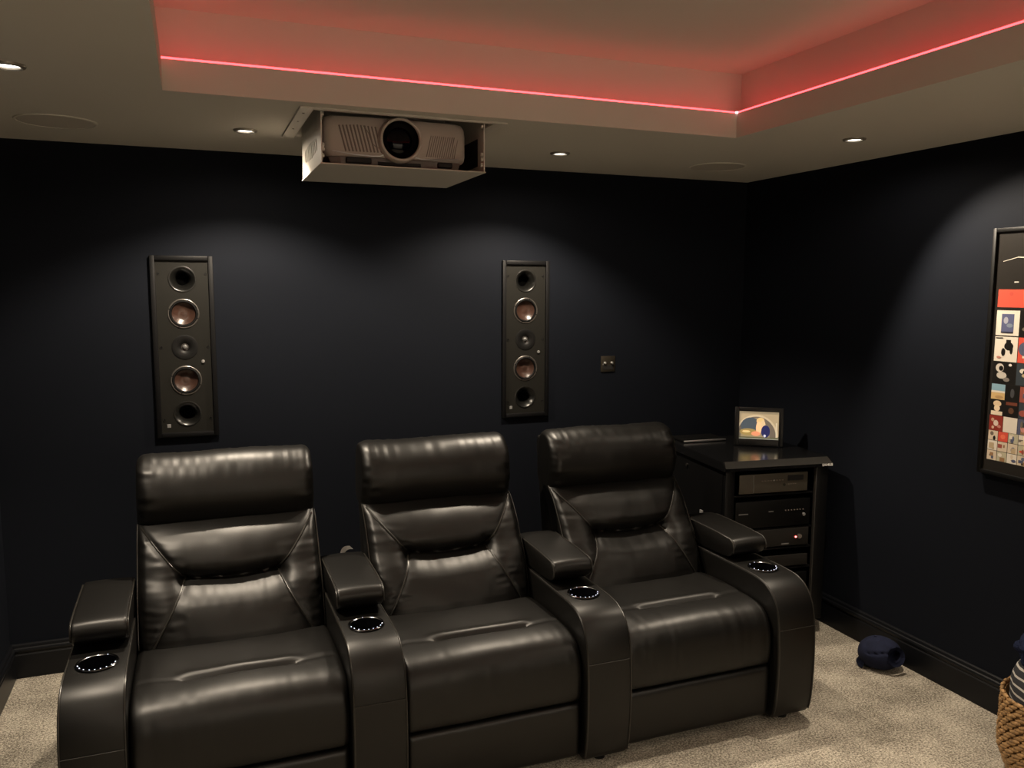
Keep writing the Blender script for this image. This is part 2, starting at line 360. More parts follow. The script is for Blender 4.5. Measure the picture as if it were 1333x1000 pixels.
# ------------------------------------------------------------------ socket plate
so = thing('wall_socket', 'small square dark metal wall socket plate on navy wall', 'socket', (-.872, 0, 1.291))
obj('plate', mbox(-.043,.043,-.006,0,-.043,.043,.002,2), 'brass', so)
for dx in (-.021, .021): obj('connector', lathe(bmesh.new(), [(.0075,0),(.0075,.008),(.0055,.010),(.002,.010),(.002,.004),(0,.004)], 16, T(dx,-.006,.006) @ FACE_Y), 'silver', so)
obj('black_insert', mbox(-.032,.032,-.0075,-.004,-.032,-.006,.001,1), 'dark_slot', so)
for dx in (-.030, .030): obj('fixing_screw', lathe(bmesh.new(), [(.003,0),(.003,.0012),(0,.0015)], 10, T(dx,-.006,-.001) @ FACE_Y), 'silver', so)

# ------------------------------------------------------------------ projector lift and projector
PLX0, PLX1, PLY0, PLY1, PLZ = -2.540, -1.948, -1.050, -.545, 2.120
pl = thing('projector_lift', 'white metal projector lift cradle lowered out of the ceiling', 'projector lift', ((PLX0+PLX1)/2, (PLY0+PLY1)/2, H))
ox, oy = (PLX0+PLX1)/2, (PLY0+PLY1)/2; LX, LY = (PLX1-PLX0)/2, (PLY1-PLY0)/2; dz = PLZ-H
obj('bottom_plate', mbox(-LX-.004, LX+.004, -LY, LY, dz, dz+.004, .001, 1), 'white_metal', pl)
side = from_bm(mbox(-.002, .002, -LY+.002, LY-.002, dz+.004, .11))
cut = bmesh.new()
for i in range(8):
    y = .155-.042*i
    sh = Matrix.Shear('XZ', 4, (0, 0)); mt = T(0, y, dz+.080) @ Matrix.Rotation(math.radians(-22), 4, 'X')
    box(cut, -.02, .02, -.0090, .0090, -.024-.003*min(i, 7-i), .024+.003*min(i, 7-i), mtx=mt)
side = boolean(side, cut)
for sx in (-1, 1):
    o = link('side_plate', side, 'white_metal', pl, smooth=0); o.location = (sx*(LX-.002), 0, 0)
    obj('slot_shade_sheet', mbox(sx*(LX-.008)-.001, sx*(LX-.008)+.001, -.19, .21, dz+.03, dz+.13), 'dark_slot', pl, smooth=0)  # dark sheet stands in for the shade behind the slots
    for k, (yy, zz, rr) in enumerate(((-LY+.015, dz+.03, .008), (-LY+.012, dz+.05, .007), (-LY+.018, dz+.066, .0085), (-LY+.013, -.012, .008))):
        obj('clip', lathe(bmesh.new(), [(0,0),(rr,0),(rr,.006),(rr*.6,.009),(0,.009)], 14, T(sx*(LX-.004), yy, zz) @ Matrix.Rotation(-sx*PI/2, 4, 'Y')), 'white_metal', pl)
# flange frame on the ceiling round the opening
bm = bmesh.new(); fx0, fx1, fy0, fy1 = -2.612-ox, -1.872-ox, -1.082-oy, -.505-oy
for x0, x1, y0, y1 in ((fx0, PX0-ox, fy0, fy1), (PX1-ox, fx1, fy0, fy1), (PX0-ox, PX1-ox, fy0, PY0-oy), (PX0-ox, PX1-ox, PY1-oy, fy1)):
    box(bm, x0, x1, y0, y1, -.007, -.0005, .001, 1)
obj('flange', bm, 'white_metal', pl, smooth=0)
for yy in (-.20, -.05, .1):
    obj('flange_screw', lathe(bmesh.new(), [(0,-.0015),(.004,-.0015),(.004,.001)], 10, T(fx0+.022, yy, -.007)), 'grey_plastic', pl)

pj = thing('projector', 'white home cinema projector with large round black lens in the lift', 'projector', (-2.262, -.80, PLZ+.004))
PW, PD, Z0, Z1 = .262, .20, .012, .176
def proj_body():
    # plan outline: gently bowed front, rounded corners
    pts = []
    for a in range(0, 91, 15): pts.append((PW-.045+.045*math.cos(math.radians(a)), PD-.045+.045*math.sin(math.radians(a))))
    for a in range(90, 181, 15): pts.append((-PW+.045+.045*math.cos(math.radians(a)), PD-.045+.045*math.sin(math.radians(a))))
    for a in range(180, 271, 15): pts.append((-PW+.035+.035*math.cos(math.radians(a)), -PD+.04+.035*math.sin(math.radians(a))))
    for i in range(-6, 7): x = i/7*(PW-.035); pts.append((x, -PD+.005-.018*(1-(x/PW)**2)))
    for a in range(270, 361, 15): pts.append((PW-.035+.035*math.cos(math.radians(a)), -PD+.04+.035*math.sin(math.radians(a))))
    bm = bmesh.new(); rings = []
    for s, z in ((.965, Z0+.022), (.99, Z0+.030), (1, Z0+.045), (1, Z1-.045), (.99, Z1-.02), (.96, Z1-.006), (.90, Z1)):
        rings.append([bm.verts.new((x*(s if s > .97 else s), y*s, z)) for x, y in pts])
    for A, B in zip(rings, rings[1:]):
        for k in range(len(A)): bm.faces.new((A[k], A[(k+1)%len(A)], B[(k+1)%len(A)], B[k]))
    bm.faces.new(rings[0][::-1]); bm.faces.new(rings[-1]); return bm
body = obj('body', proj_body(), 'white_plastic', pj)
bm = bmesh.new(); pts = [(-.235,-.17),(-.20,-.186),(.20,-.186),(.235,-.17),(.235,.17),(-.235,.17)]
A = [bm.verts.new((x, y, .008)) for x, y in pts]; B = [bm.verts.new((x*1.03, y*1.02, Z0+.0235)) for x, y in pts]
bm.faces.new(A[::-1]); bm.faces.new(B)
for k in range(6): bm.faces.new((A[k], A[(k+1)%6], B[(k+1)%6], B[k]))
obj('underbody', bm, 'grey_plastic', pj, smooth=0)
fy = lambda x: -PD+.005-.018*(1-(x/PW)**2)
for x0, x1 in ((-.185, -.095), (.150, .205)):
    obj('air_inlet', mbox(x0, x1, -.200, -.16, .012, .031, .003, 1), 'dark_slot', pj)
for fxp in (-.2, .2):
    for fyp in (-.14, .14): obj('foot', lathe(bmesh.new(), [(0,0),(.014,0),(.014,.010),(0,.010)], 14, T(fxp, fyp, 0)), 'rubber', pj)
obj('bottom_arch', prism(bmesh.new(), [(-.190,.009),(-.199,.011),(-.199,.021),(-.185,.024)], -.07, .085), 'dark_slot', pj)
for i in range(11):
    xx = -.208+.0125*i; sl = .022
    bm = bmesh.new(); tube(bm, [(xx, fy(xx)-.0006, .142-.002*abs(i-5)*.4), (xx+sl, fy(xx+sl)-.0006, .050)], .0030, 6); obj('vent_slot', bm, 'grey_plastic', body)
for i in range(14):
    xx = .228-.0082*i; bm = bmesh.new(); tube(bm, [(xx, fy(xx)+(.006 if i < 2 else -.0002), .122), (xx-.018, fy(xx-.018)-.0004, .046)], .0014, 6); obj('vent_slot', bm, 'grey_plastic', body)
LZ = .096
lm = T(.003, fy(0)-.0135, LZ) @ FACE_Y @ Matrix.Diagonal((1.04, 1.04, 1, 1))
ln = obj('lens_surround', lathe(bmesh.new(), [(.076,-.018),(.0735,.012),(.071,.017),(.066,.018),(.0635,.014),(.0625,.002),(.061,-.018),(.076,-.018)], 56, lm), 'white_plastic', pj)
obj('lens_barrel', lathe(bmesh.new(), [(.0625,.010),(.060,.002),(.054,-.006),(.044,-.010),(.0435,-.012),(.0625,-.012)], 56, lm), mat('lens_black', (.0012,.0012,.0015), .6, spec=.1), ln)
obj('lens_glass', lathe(bmesh.new(), [(.0445,-.0115),(.036,-.007),(.020,-.003),(0,-.001)], 40, lm), 'lens', ln)
bm = bmesh.new(); tube(bm, [(-.232, fy(-.232)+.004, .050),(-.16, fy(-.16)-.001, .040),(-.10, fy(-.1)-.001, .037),(-.066, fy(-.066)-.001, .038),(-.048, fy(-.048)-.003, .048)], .0022, 6); obj('trim_line', bm, 'silver', body)
bm = bmesh.new(); tube(bm, [(.225, fy(.225)+.002, .046),(.14, fy(.14)-.001, .038),(.085, fy(.085)-.001, .036),(.064, fy(.064)-.001, .040),(.052, fy(.052)-.003, .050)], .0022, 6); obj('trim_line', bm, 'silver', body)
bm = bmesh.new(); tube(bm, [tuple((p.x, fy(p.x)-.0004, p.z)) for p in crom([(-.125,0,.140),(-.108,0,.118),(-.095,0,.085),(-.078,0,.068),(-.064,0,.066)], 5)], .0013, 6); obj('panel_line', bm, 'grey_plastic', body)

# ------------------------------------------------------------------ recliners
ARMX = [-3.281, -2.464, -1.648, -.831]; AW = .0885
CHX = [(ARMX[i]+ARMX[i+1])/2 for i in range(3)]; Y0 = -1.0
HWID = .3165
def yz(lst): return [(y-Y0, z) for y, z in lst]
def arm_profile():
    p = [(-.715,.030),(-.705,.06),(-.705,.52),(-.715,.550),(-.74,.562)]
    top = [(-.95,.5635),(-1.2,.5655),(-1.31,.5660),(-1.37,.5640)]
    cv = [(-1.37,.564),(-1.42,.556),(-1.465,.532),(-1.498,.490),(-1.515,.440),(-1.523,.380),(-1.527,.300),(-1.527,.20),(-1.520,.10),(-1.508,.045)]
    cc = crom([(y,z,0) for y, z in cv], 4)
    return p + top[:-1] + [(v.x, v.y) for v in cc] + [(-1.495,.028)]
AP = arm_profile()
def arm_mesh():
    bm = bmesh.new(); poly = yz(AP); prism(bm, poly, -AW, AW)
    bmesh.ops.recalc_face_normals(bm, faces=bm.faces[:])
    es = [e for e in bm.edges if all(abs(abs(v.co.x)-AW) < 1e-6 for v in e.verts) and e.verts[0].co.x*e.verts[1].co.x > 0]
    bmesh.ops.bevel(bm, geom=es, offset=.009, segments=4, profile=.5, affect='EDGES')
    me = from_bm(bm, 'armrest')
    cut = lathe(bmesh.new(), [(0,.48),(.0535,.48),(.0535,.62),(0,.62)], 40, T(0, -1.306-Y0, 0))
    return boolean(me, cut)
ARM_ME = arm_mesh(); ARM_ME.name = 'armrest'
def pillow(fn, nu, nt):
    # fn(u,t): u in [-1,1], t in [0,1) round a closed section -> Vector ; ends collapse towards section centre
    bm = bmesh.new(); rings = []
    us = []
    for i in range(nu+1):
        a = -1+2*i/nu; us.append(math.copysign(1-(1-abs(a))**1.6, a))
    for u in us: rings.append([bm.verts.new(fn(u, k/nt)) for k in range(nt)])
    for A, B in zip(rings, rings[1:]):
        for k in range(nt): bm.faces.new((A[k], A[(k+1)%nt], B[(k+1)%nt], B[k]))
    for R in (rings[0], rings[-1]): bm.faces.new(R)
    return bm
def closed_section(pts, n):
    c = crom([(y, z, 0) for y, z in pts], 14, True); P = [(v.x, v.y) for v in c]
    d = [0]
    for a, b in zip(P, P[1:]+P[:1]): d.append(d[-1]+math.hypot(b[0]-a[0], b[1]-a[1]))
    out = []; j = 0
    for k in range(n):
        s = d[-1]*k/n
        while d[j+1] < s: j += 1
        f = (s-d[j])/max(1e-9, d[j+1]-d[j]); a, b = P[j], P[(j+1)%len(P)]
        out.append((a[0]+(b[0]-a[0])*f, a[1]+(b[1]-a[1])*f))
    return out
LIDS = closed_section(yz([(-1.214,.612),(-1.220,.630),(-1.212,.648),(-1.190,.660),(-1.10,.6655),(-.95,.668),(-.86,.668),(-.822,.662),(-.812,.64),(-.812,.59),(-.85,.572),(-1.0,.571),(-1.15,.576),(-1.195,.590)]), 110)
def lid_mesh():
    cy = sum(p[0] for p in LIDS)/len(LIDS); cz = sum(p[1] for p in LIDS)/len(LIDS)
    def fn(u, t):
        y, z = LIDS[int(round(t*110)) % 110]
        e = 1-sst(.90, 1.0, abs(u))*.0
        k = max(0, (abs(u)-.90)/.10); s = math.sqrt(max(0, 1-k*k)); ins = .010*(1-s)
        L_ = math.hypot(y-cy, z-cz); 
        # shrink inwards by 'ins' towards the centre line
        zz = z-ins*(1 if z > cz else -1)*min(1, abs(z-cz)/.02); yy = y-ins*math.copysign(min(1, max(0, (abs(y-cy)-.17)/.02)), y-cy)
        zz += .004*(1-u*u)*(1 if z > cz else 0)
        return Vector((u*.083, yy, zz))
    return from_bm(pillow(fn, 24, 110), 'arm_lid')
LID_ME = lid_mesh()
CUP_ME = from_bm(lathe(bmesh.new(), [(.0535,.5665),(.0600,.5667),(.0612,.5690),(.0590,.5712),(.0550,.5712),(.0520,.5690),(.0510,.562),(.0510,.556)], 44, T(0,-1.306-Y0,0)), 'cup_rim')
WELL_ME = from_bm(lathe(bmesh.new(), [(.0512,.5665),(.0505,.550),(.0490,.500),(.046,.494),(0,.493)], 40, T(0,-1.306-Y0,0)), 'cup_well')
bm = bmesh.new()
for k, deg in enumerate((192,212,232,252,268,285,303,322,342, 62, 92, 128)):
    a = math.radians(deg)
    bmesh.ops.create_uvsphere(bm, u_segments=8, v_segments=6, radius=.0021 if k < 9 else .0014, matrix=T(.0535*math.cos(a), -1.306-Y0+.0535*math.sin(a), .5702))
CUPLED_ME = from_bm(bm, 'cup_lights')
def arm_piping(sx):
    pts = [(sx*(AW-.0045), y-Y0, z) for y, z in AP[4:-1]]
    out = []
    for x, y, z in pts: out.append((x, y-.0005, z-.0015))
    return tube(bmesh.new(), out, .0028, 6)
PIPE_ME = [from_bm(arm_piping(s), 'piping') for s in (-1, 1)]
LP_ME = []
for s in (-1, 1):
    i0 = 0; pts = [(s*.0800, y-(.0006 if z > .6 else 0), z+.0005) for y, z in LIDS if z > .615]
    pts.sort(key=lambda p: (p[1] if p[1] > -.2 else p[1]))
    front = [q for q in pts]
    LP_ME.append(from_bm(tube(bmesh.new(), [(s*.0815, y-.0015, z+.0020) for y, z in yz([(-1.2145,.605),(-1.2165,.625),(-1.2085,.645),(-1.188,.657),(-1.10,.6625),(-.95,.665),(-.86,.665)])], .0030, 6), 'lid_piping'))
SEAM_ME = from_bm(tube(bmesh.new(), [(-AW+.004,-1.5240-Y0,.392),(0,-1.5245-Y0,.392),(AW-.004,-1.5240-Y0,.392)], .0012, 6), 'stitch_line')
FOOT_ME = from_bm(lathe(bmesh.new(), [(0,0),(.022,0),(.026,.03),(0,.03)], 16), 'foot')

HEADS = [(-.768,.824),(-.788,.848),(-.808,.893),(-.815,.940),(-.802,.998),(-.772,1.043),(-.730,1.072),(-.682,1.080),(-.640,1.068),(-.610,1.02),(-.605,.93),(-.615,.85),(-.66,.820),(-.72,.816)]
HS = closed_section(yz(HEADS), 120); HCY = -.705-Y0; HCZ = .945
def head_mesh(seed):
    def fn(u, t):
        y, z = HS[int(round(t*120)) % 120]
        a = abs(u)
        k = max(0, (a-.86)/.14); s = math.sqrt(max(0, 1-k*k)); sc = .72+.28*s
        yy = HCY+(y-HCY)*(.60+.40*s); zz = HCZ+(z-HCZ)*(.80+.20*s)
        x = u*HWID*(1.0 - .012*(z-.82)/.25)
        front = sst(-.62-Y0, -.76-Y0, y)
        n = noise.noise(Vector((x*6, zz*7, seed*3.1)))*.004 + noise.noise(Vector((x*22, zz*16, seed*5.7)))*.0012
        # gathers running in from the top seam and the sides
        g = sst(.96, 1.06, z)*.0042*noise.noise(Vector((x*48, seed*2, zz*4))) + sst(.68, .95, a)*.0070*noise.noise(Vector((x*6, zz*40, seed)))
        yy -= front*(n+g); zz += (1-front)*g*.8 + .006*noise.noise(Vector((x*5, seed*9, 0)))*sst(.98,1.07,z)
        return Vector((x, yy, zz))
    return from_bm(pillow(fn, 72, 120), 'headrest')
SEG = [((-.955,.832),(-.50,.664)),((-.50,.664),(-.86,.46)),((.955,.832),(.50,.664)),((.50,.664),(.86,.46)),((-.50,.664),(.50,.664))]
def seg_d(px, pz, a, b):
    ax, az, bx, bz = a[0]*HWID, a[1], b[0]*HWID, b[1]; dx, dz = bx-ax, bz-az
    t = max(0, min(1, ((px-ax)*dx+(pz-az)*dz)/(dx*dx+dz*dz))); return math.hypot(px-ax-t*dx, pz-az-t*dz)
YE = [(.40,-.985),(.50,-.962),(.592,-.928),(.717,-.862),(.835,-.775),(.86,-.75)]
def yedge(z):
    if z <= YE[0][0]: return YE[0][1]
    for (a, b), (c, d) in zip(YE, YE[1:]):
        if z <= c: return b+(d-b)*(z-a)/(c-a)
    return YE[-1][1]
def back_front(u, z, seed):
    x = u*HWID; au = abs(u)
    zf = .664-.010*(1-min(1, (u/.5)**2))           # fold sags a little in the middle
    # panel
    if z > .664: sx = .50+(.955-.50)*(z-.664)/(.832-.664)
    else: sx = .50+(.86-.50)*(.664-z)/(.664-.46)
    zz = z if au > .5 else z-(zf-.664)
    ds = [seg_d(x, zz, a, b) for a, b in SEG]; d = min(ds)
    fold = 1-math.exp(-(ds[4]/.036)**1.05)
    lo = sst(.700, .628, zz) if au > .55 else (1 if zz < .664 else 0)
    lo = lo if au < .42 else lo*sst(.60, .42, au)+sst(.700, .628, zz)*(1-sst(.60, .42, au))
    amp = .074+(.104-.074)*lo
    b = amp*fold*(1-.30*u*u-.22*u**6)*(1-math.exp(-(max(0, .854-z)/.034)**1.3))
    for q in ds[:4]: b -= .0085*math.exp(-(q/.011)**1.2)
    n = noise.noise(Vector((x*8, z*8, seed*4.3)))*.005 + noise.noise(Vector((x*20, z*20, seed)))*.0012
    wr = math.exp(-d/.040)*.0060*noise.noise(Vector((x*55 if au < .52 else x*8, z*12 if au < .52 else z*60, seed*2.2)))
    wr += .004*sst(.75, .97, au)*noise.noise(Vector((x*5, z*55, seed*7.9)))
    return Vector((x, yedge(z)-b-(n+wr)*sst(0,.02,d)-Y0, z))
def back_mesh(seed):
    nz = 84
    def fn(u, t):
        N = 84
        k = int(round(t*(N+24)))
        if k <= N:
            z = .846-(.846-.430)*k/N; v = back_front(u, z, seed)
        else:
            j = (k-N)/24; z = .430+(.846-.430)*j; v = Vector((u*HWID, yedge(z)+.10-Y0, z))
            if j < .08: v.y = yedge(.43)+.02-Y0
        a = abs(u); e = max(0, (a-.90)/.10); s = math.sqrt(max(0, 1-e*e))
        cy = yedge(v.z)+.055-Y0
        v.y = cy+(v.y-cy)*(.45+.55*s); return v
    return from_bm(pillow(fn, 92, 108), 'back_cushion')
SEATP = [(-.93,.452),(-1.05,.472),(-1.18,.481),(-1.31,.4815),(-1.40,.475),(-1.452,.455),(-1.483,.415),(-1.494,.36),(-1.496,.30),(-1.489,.258),(-1.470,.246),(-1.38,.25),(-1.15,.30),(-.95,.34)]
SS = closed_section(yz(SEATP), 150)
def seat_mesh(seed):
    def fn(u, t):
        y, z = SS[int(round(t*150)) % 150]; Y = y+Y0
        a = abs(u); k = max(0, (a-.93)/.07); s = math.sqrt(max(0, 1-k*k))
        top = sst(.36, .44, z) ; cz = .36
        zz = z-.016*(1-s)*(1 if z > cz else -1)
        front = sst(-1.42, -1.49, Y)
        yy = y+.016*(1-s)*front
        zz += top*(.006*(1-u*u) - .004*sst(.8,1,a))
        gy = -1.315-.010*(1-u*u)+.014*sst(.55,1,a)
        mid = 1-sst(.48, .66, a)
        gd = Y-gy
        zz -= top*((.011*mid+.0035)*math.exp(-(gd/.010)**2))*(1-sst(.93,1,a))
        zz += top*mid*.0065*math.exp(-((gd-.024)/.020)**2)
        n = noise.noise(Vector((u*2, Y*5, seed*3)))*.003 + noise.noise(Vector((u*7, Y*12, seed)))*.0006
        wr = .0010*noise.noise(Vector((u*16, Y*5, seed*6)))*sst(-1.30,-1.46,Y)
        zz += top*(n+wr)*.9; yy -= front*(n+wr)
        return Vector((u*(HWID+.001), yy, zz))
    return from_bm(pillow(fn, 84, 150), 'seat_cushion')
def foot_panel(seed):
    P = closed_section(yz([(-1.462,.239),(-1.484,.234),(-1.491,.215),(-1.492,.14),(-1.487,.065),(-1.478,.040),(-1.455,.034),(-1.43,.05),(-1.43,.22)]), 60)
    def fn(u, t):
        y, z = P[int(round(t*60)) % 60]; a = abs(u); k = max(0, (a-.95)/.05); s = math.sqrt(max(0, 1-k*k))
        yy = y+.012*(1-s)*(1 if y+Y0 < -1.46 else 0)
        yy -= .003*noise.noise(Vector((u*3, z*8, seed)))*(1 if y+Y0 < -1.46 else 0)
        return Vector((u*(HWID-.004), yy, z))
    return from_bm(pillow(fn, 40, 60), 'footrest')
def recliner(i, arms, label):
    cx = CHX[i]; seed = i*1.7+.6
    r = thing('recliner', label, 'recliner', (cx, Y0, 0), 0, 'row of cinema recliners')
    link('headrest', head_mesh(seed), 'leather', r, 60)
    bc = link('back_cushion', back_mesh(seed), 'leather', r, 60)
    for a, b in SEG[:4]:
        pts = []
        for k in range(15):
            f = k/14; u = a[0]+(b[0]-a[0])*f; z = a[1]+(b[1]-a[1])*f; v = back_front(u, z, seed); pts.append((v.x, v.y-.0030, v.z))
        obj('seam_piping', tube(bmesh.new(), pts, .0032, 6), 'piping', bc)
    for s in (-1, 1):
        pts = []
        for k in range(22):
            z = .838-(.838-.44)*k/21; cy = yedge(z)+.055-Y0; v = back_front(s*.985, z, seed)
            pts.append((s*(HWID-.0015), cy+(v.y-cy)*.78, z))
        obj('edge_piping', tube(bmesh.new(), pts, .0026, 6), 'piping', bc)
    sh = bmesh.new()
    prism(sh, yz([(-.640,1.035),(-.700,.86),(-.800,.70),(-.880,.40),(-.86,.16),(-.72,.16),(-.700,.40),(-.625,.80),(-.590,1.0),(-.60,1.04)]), -HWID+.014, HWID-.014)
    bmesh.ops.recalc_face_normals(sh, faces=sh.faces[:])
    es = [e for e in sh.edges if e.verts[0].co.x*e.verts[1].co.x > 0]
    bmesh.ops.bevel(sh, geom=es, offset=.010, segments=3, profile=.5, affect='EDGES')
    obj('back_shell', sh, 'leather', r)
    sc = link('seat_cushion', seat_mesh(seed), 'leather', r, 60)
    link('footrest', foot_panel(seed), 'leather', r, 60)
    obj('base', mbox(-HWID+.01, HWID-.01, -1.425-Y0, -.76-Y0, .035, .245, .006, 2), 'plinth', r)
    for sx in (-1, 1):
        for yy in (-1.38, -.80):
            o = link('foot', FOOT_ME, 'plinth', r); o.location = (sx*.25, yy-Y0, .0); o.scale = (1, 1, 1.2)
    for ax in arms:
        a = link('armrest', ARM_ME, 'leather', r, 35); a.location = (ax-cx, 0, 0)
        link('lid', LID_ME, 'leather', a, 60)
        for p in PIPE_ME: link('piping', p, 'piping', a)
        for p in LP_ME: link('lid_piping', p, 'piping', a)
        link('stitch_line', SEAM_ME, 'piping', a)
        link('cup_rim', CUP_ME, 'chrome', a); link('cup_well', WELL_ME, 'cup', a); link('cup_lights', CUPLED_ME, 'cupled', a)
        for yy in (-1.45, -.78):
            o = link('foot', FOOT_ME, 'plinth', a); o.location = (0, yy-Y0, 0)
    return r
r0 = recliner(0, (ARMX[0], ARMX[1]), 'black leather recliner nearest the left wall, with an armrest on both sides')
recliner(1, (ARMX[2],), 'middle black leather recliner of the row of three')
recliner(2, (ARMX[3],), 'black leather recliner beside the equipment rack')
# white strap poking up behind the second armrest
pts = crom([(-2.441,-.690,.575),(-2.440,-.688,.612),(-2.433,-.688,.632),(-2.420,-.690,.642),(-2.402,-.693,.643)], 5)
bm = bmesh.new(); hw = Vector((-.0065, .003, .0065)); a = []; b = []
for p in pts: a.append(bm.verts.new(p-hw)); b.append(bm.verts.new(p+hw))
for k in range(len(a)-1): bm.faces.new((a[k], a[k+1], b[k+1], b[k]))
rr = bmesh.ops.solidify(bm, geom=bm.faces[:], thickness=.002)
st = obj('strap', bm, 'tag', r0); st.location = (-CHX[0], -Y0, 0); st['label'] = 'white strap end behind the armrest'

# ------------------------------------------------------------------ equipment rack
RA = -math.atan2(.065, .575)
rk = thing('equipment_rack', 'black glossy-topped equipment rack in the corner beside the recliners', 'rack', (-.68, -.82, 0), RA)
RW, RD = .5787, .66
# slab with sloped front edge
bm = bmesh.new(); sl = [(-.002,.848),(-.002,.862),(.028,.889),(RD,.889),(RD,.848)]
prism(bm, sl, 0, RW)
obj('top', bm, 'rack_top', rk, smooth=0)
bm = bmesh.new(); vs = [bm.verts.new(v) for v in ((.003,-.0032,.8625),(RW-.003,-.0032,.8625),(RW-.012,.0272,.8897),(.012,.0272,.8897))]; bm.faces.new(vs)
bmesh.ops.solidify(bm, geom=bm.faces[:], thickness=.0015); obj('front_edge_trim', bm, 'rack_edge', rk, smooth=0)
obj('side_panel', mbox(.012, .030, .03, RD-.01, .09, .847, .003, 2), 'rack', rk); obj('side_panel', mbox(RW-.030, RW-.012, .03, RD-.01, .09, .847, .003, 2), 'rack', rk)
obj('front_post', mbox(.012, .062, .012, .045, .075, .847, .004, 2), 'rack', rk); obj('front_post', mbox(.502, RW-.012, .012, .045, .075, .847, .004, 2), 'rack', rk)
obj('post_edge', mbox(.4985, .5025, .0105, .03, .09, .84, .001, 1), 'rack_edge', rk)
obj('back_panel', mbox(.03, RW-.03, RD-.02, RD-.01, .09, .847), 'rack', rk, smooth=0)
obj('bottom_panel', mbox(.012, RW-.012, .012, RD-.01, .075, .10, .003, 1), 'rack', rk)
for sx in (.06, RW-.06):
    for sy in (.07, RD-.07):
        cst = obj('caster', lathe(bmesh.new(), [(0,-.012),(.032,-.012),(.036,-.006),(.036,.006),(.032,.012),(0,.012)], 20, T(sx, sy, .036) @ Matrix.Rotation(PI/2, 4, 'Y')), 'rubber', rk)
        obj('fork', mbox(sx-.02, sx+.02, sy-.012, sy+.012, .04, .078, .004, 1), 'rack', cst)
for i, z in enumerate((.725, .555, .455, .352, .215)): obj('shelf', mbox(.062, .498, .03, RD-.05, z-.012, z-.004), 'rack', rk, smooth=0)
obj('side_latch', mbox(.005, .012, .215, .245, .575, .605, .002, 1), 'badge', rk); obj('side_knob', lathe(bmesh.new(), [(0,0),(.008,0),(.008,.008),(0,.009)], 12, T(.012, .40, .80) @ Matrix.Rotation(-PI/2, 4, 'Y')), 'amp_grey', rk)
lt = text_mesh('SANUS', .0165, .0006); lo = link('lettering', lt, 'white_print', rk, smooth=0)
lo.rotation_euler = (PI/2, 0, 0); lo.location = (.549, -.0030, .8555); lo.scale = (1.15, 1, 1)

def to_rack(o): o.matrix_world = T(-.68, -.82, 0) @ Matrix.Rotation(RA, 4, 'Z') @ o.matrix_world
def unit(name, label, x0, x1, z0, z1, material, y=.022, depth=.32):
    t = thing(name, label, 'amplifier' if 'amp' in name else 'media player'); mt = T(-.68, -.82, 0) @ Matrix.Rotation(RA, 4, 'Z') @ T(x0, y, z0)
    t.location = mt.translation; t.rotation_euler = (0, 0, RA)
    w_, h_ = x1-x0, z1-z0
    obj('casing', mbox(.004, w_-.004, .008, depth, .006, h_-.004, .002, 1), 'amp_dark', t)
    obj('front_panel', mbox(0, w_, 0, .010, .004, h_, .002, 2), material, t)
    for sx in (.04, w_-.04):
        for sy in (.04, depth-.04): obj('foot', lathe(bmesh.new(), [(0,0),(.012,0),(.012,.008),(0,.008)], 12, T(sx, sy, -.004)), 'rubber', t)
    return t, w_, h_
S1 = lambda s: s-.091
t, w_, h_ = unit('amplifier', 'champagne grey amplifier with a small dark display at the top of the rack', .091, .460, .725, .822, 'amp')
obj('panel_seam', mbox(.0745, .0765, -.001, .004, .008, .092), 'silver', t, smooth=0)
obj('display', mbox(.258, .345, -.0012, .004, .058, .084, .0008, 1), 'dark_slot', t)
for k in range(8): obj('button', mbox(.118+k*.0155, .128+k*.0155, -.0015, .004, .061, .0665, .0008, 1), 'silver' if k == 4 else 'grey_plastic', t)
obj('jack', lathe(bmesh.new(), [(.007,.001),(.007,.002),(.004,.002),(.0035,-.002),(0,-.002)], 14, T(.240, 0, .040) @ FACE_Y), 'dark_slot', t)
for k in range(4): obj('button', mbox(.262+k*.012, .270+k*.012, -.001, .004, .040, .043), 'grey_plastic', t, smooth=0)
t, w_, h_ = unit('amplifier', 'black amplifier with faint lettering and dim lights on the second shelf of the rack', .075, .480, .555, .690, 'amp_dark')
for x, z, ww in ((.018, .073, .05), (.178, .078, .026)): obj('marking', mbox(x, x+ww, -.0008, .003, z, z+.005), 'badge', t, smooth=0)
for k in range(7): obj('button', lathe(bmesh.new(), [(.003,0),(.003,.002),(0,.0022)], 10, T(.27+.016*k, 0, .082) @ FACE_Y), 'grey_plastic', t)
obj('volume_knob', lathe(bmesh.new(), [(.008,0),(.008,.006),(.006,.008),(0,.008)], 18, T(.370, 0, .057) @ FACE_Y), 'badge', t)
t, w_, h_ = unit('amplifier', 'dark grey amplifier with a glowing red power light on the middle shelf', .080, .478, .455, .545, 'amp_grey')
obj('power_light', lathe(bmesh.new(), [(.0045,0),(.0045,.003),(0,.004)], 12, T(.327, 0, .046) @ FACE_Y), 'red_dot', t)
obj('power_light', lathe(bmesh.new(), [(.0022,.0025),(.002,.0045),(0,.005)], 10, T(.327, 0, .0465) @ FACE_Y), 'white_dot', t)
obj('dial', lathe(bmesh.new(), [(.012,0),(.012,.003),(.0095,.003),(.0095,.0005),(.006,.0005),(.005,.003),(0,.003)], 20, T(.348, 0, .047) @ FACE_Y), 'grey_plastic', t)
obj('marking', mbox(.250, .290, -.0008, .003, .012, .018), 'badge', t, smooth=0)
t, w_, h_ = unit('media_player', 'slim dark grey media player low in the rack', .080, .478, .352, .412, 'amp_grey')
obj('disc_slot', mbox(.05, .20, -.0008, .003, .036, .041), 'dark_slot', t, smooth=0)
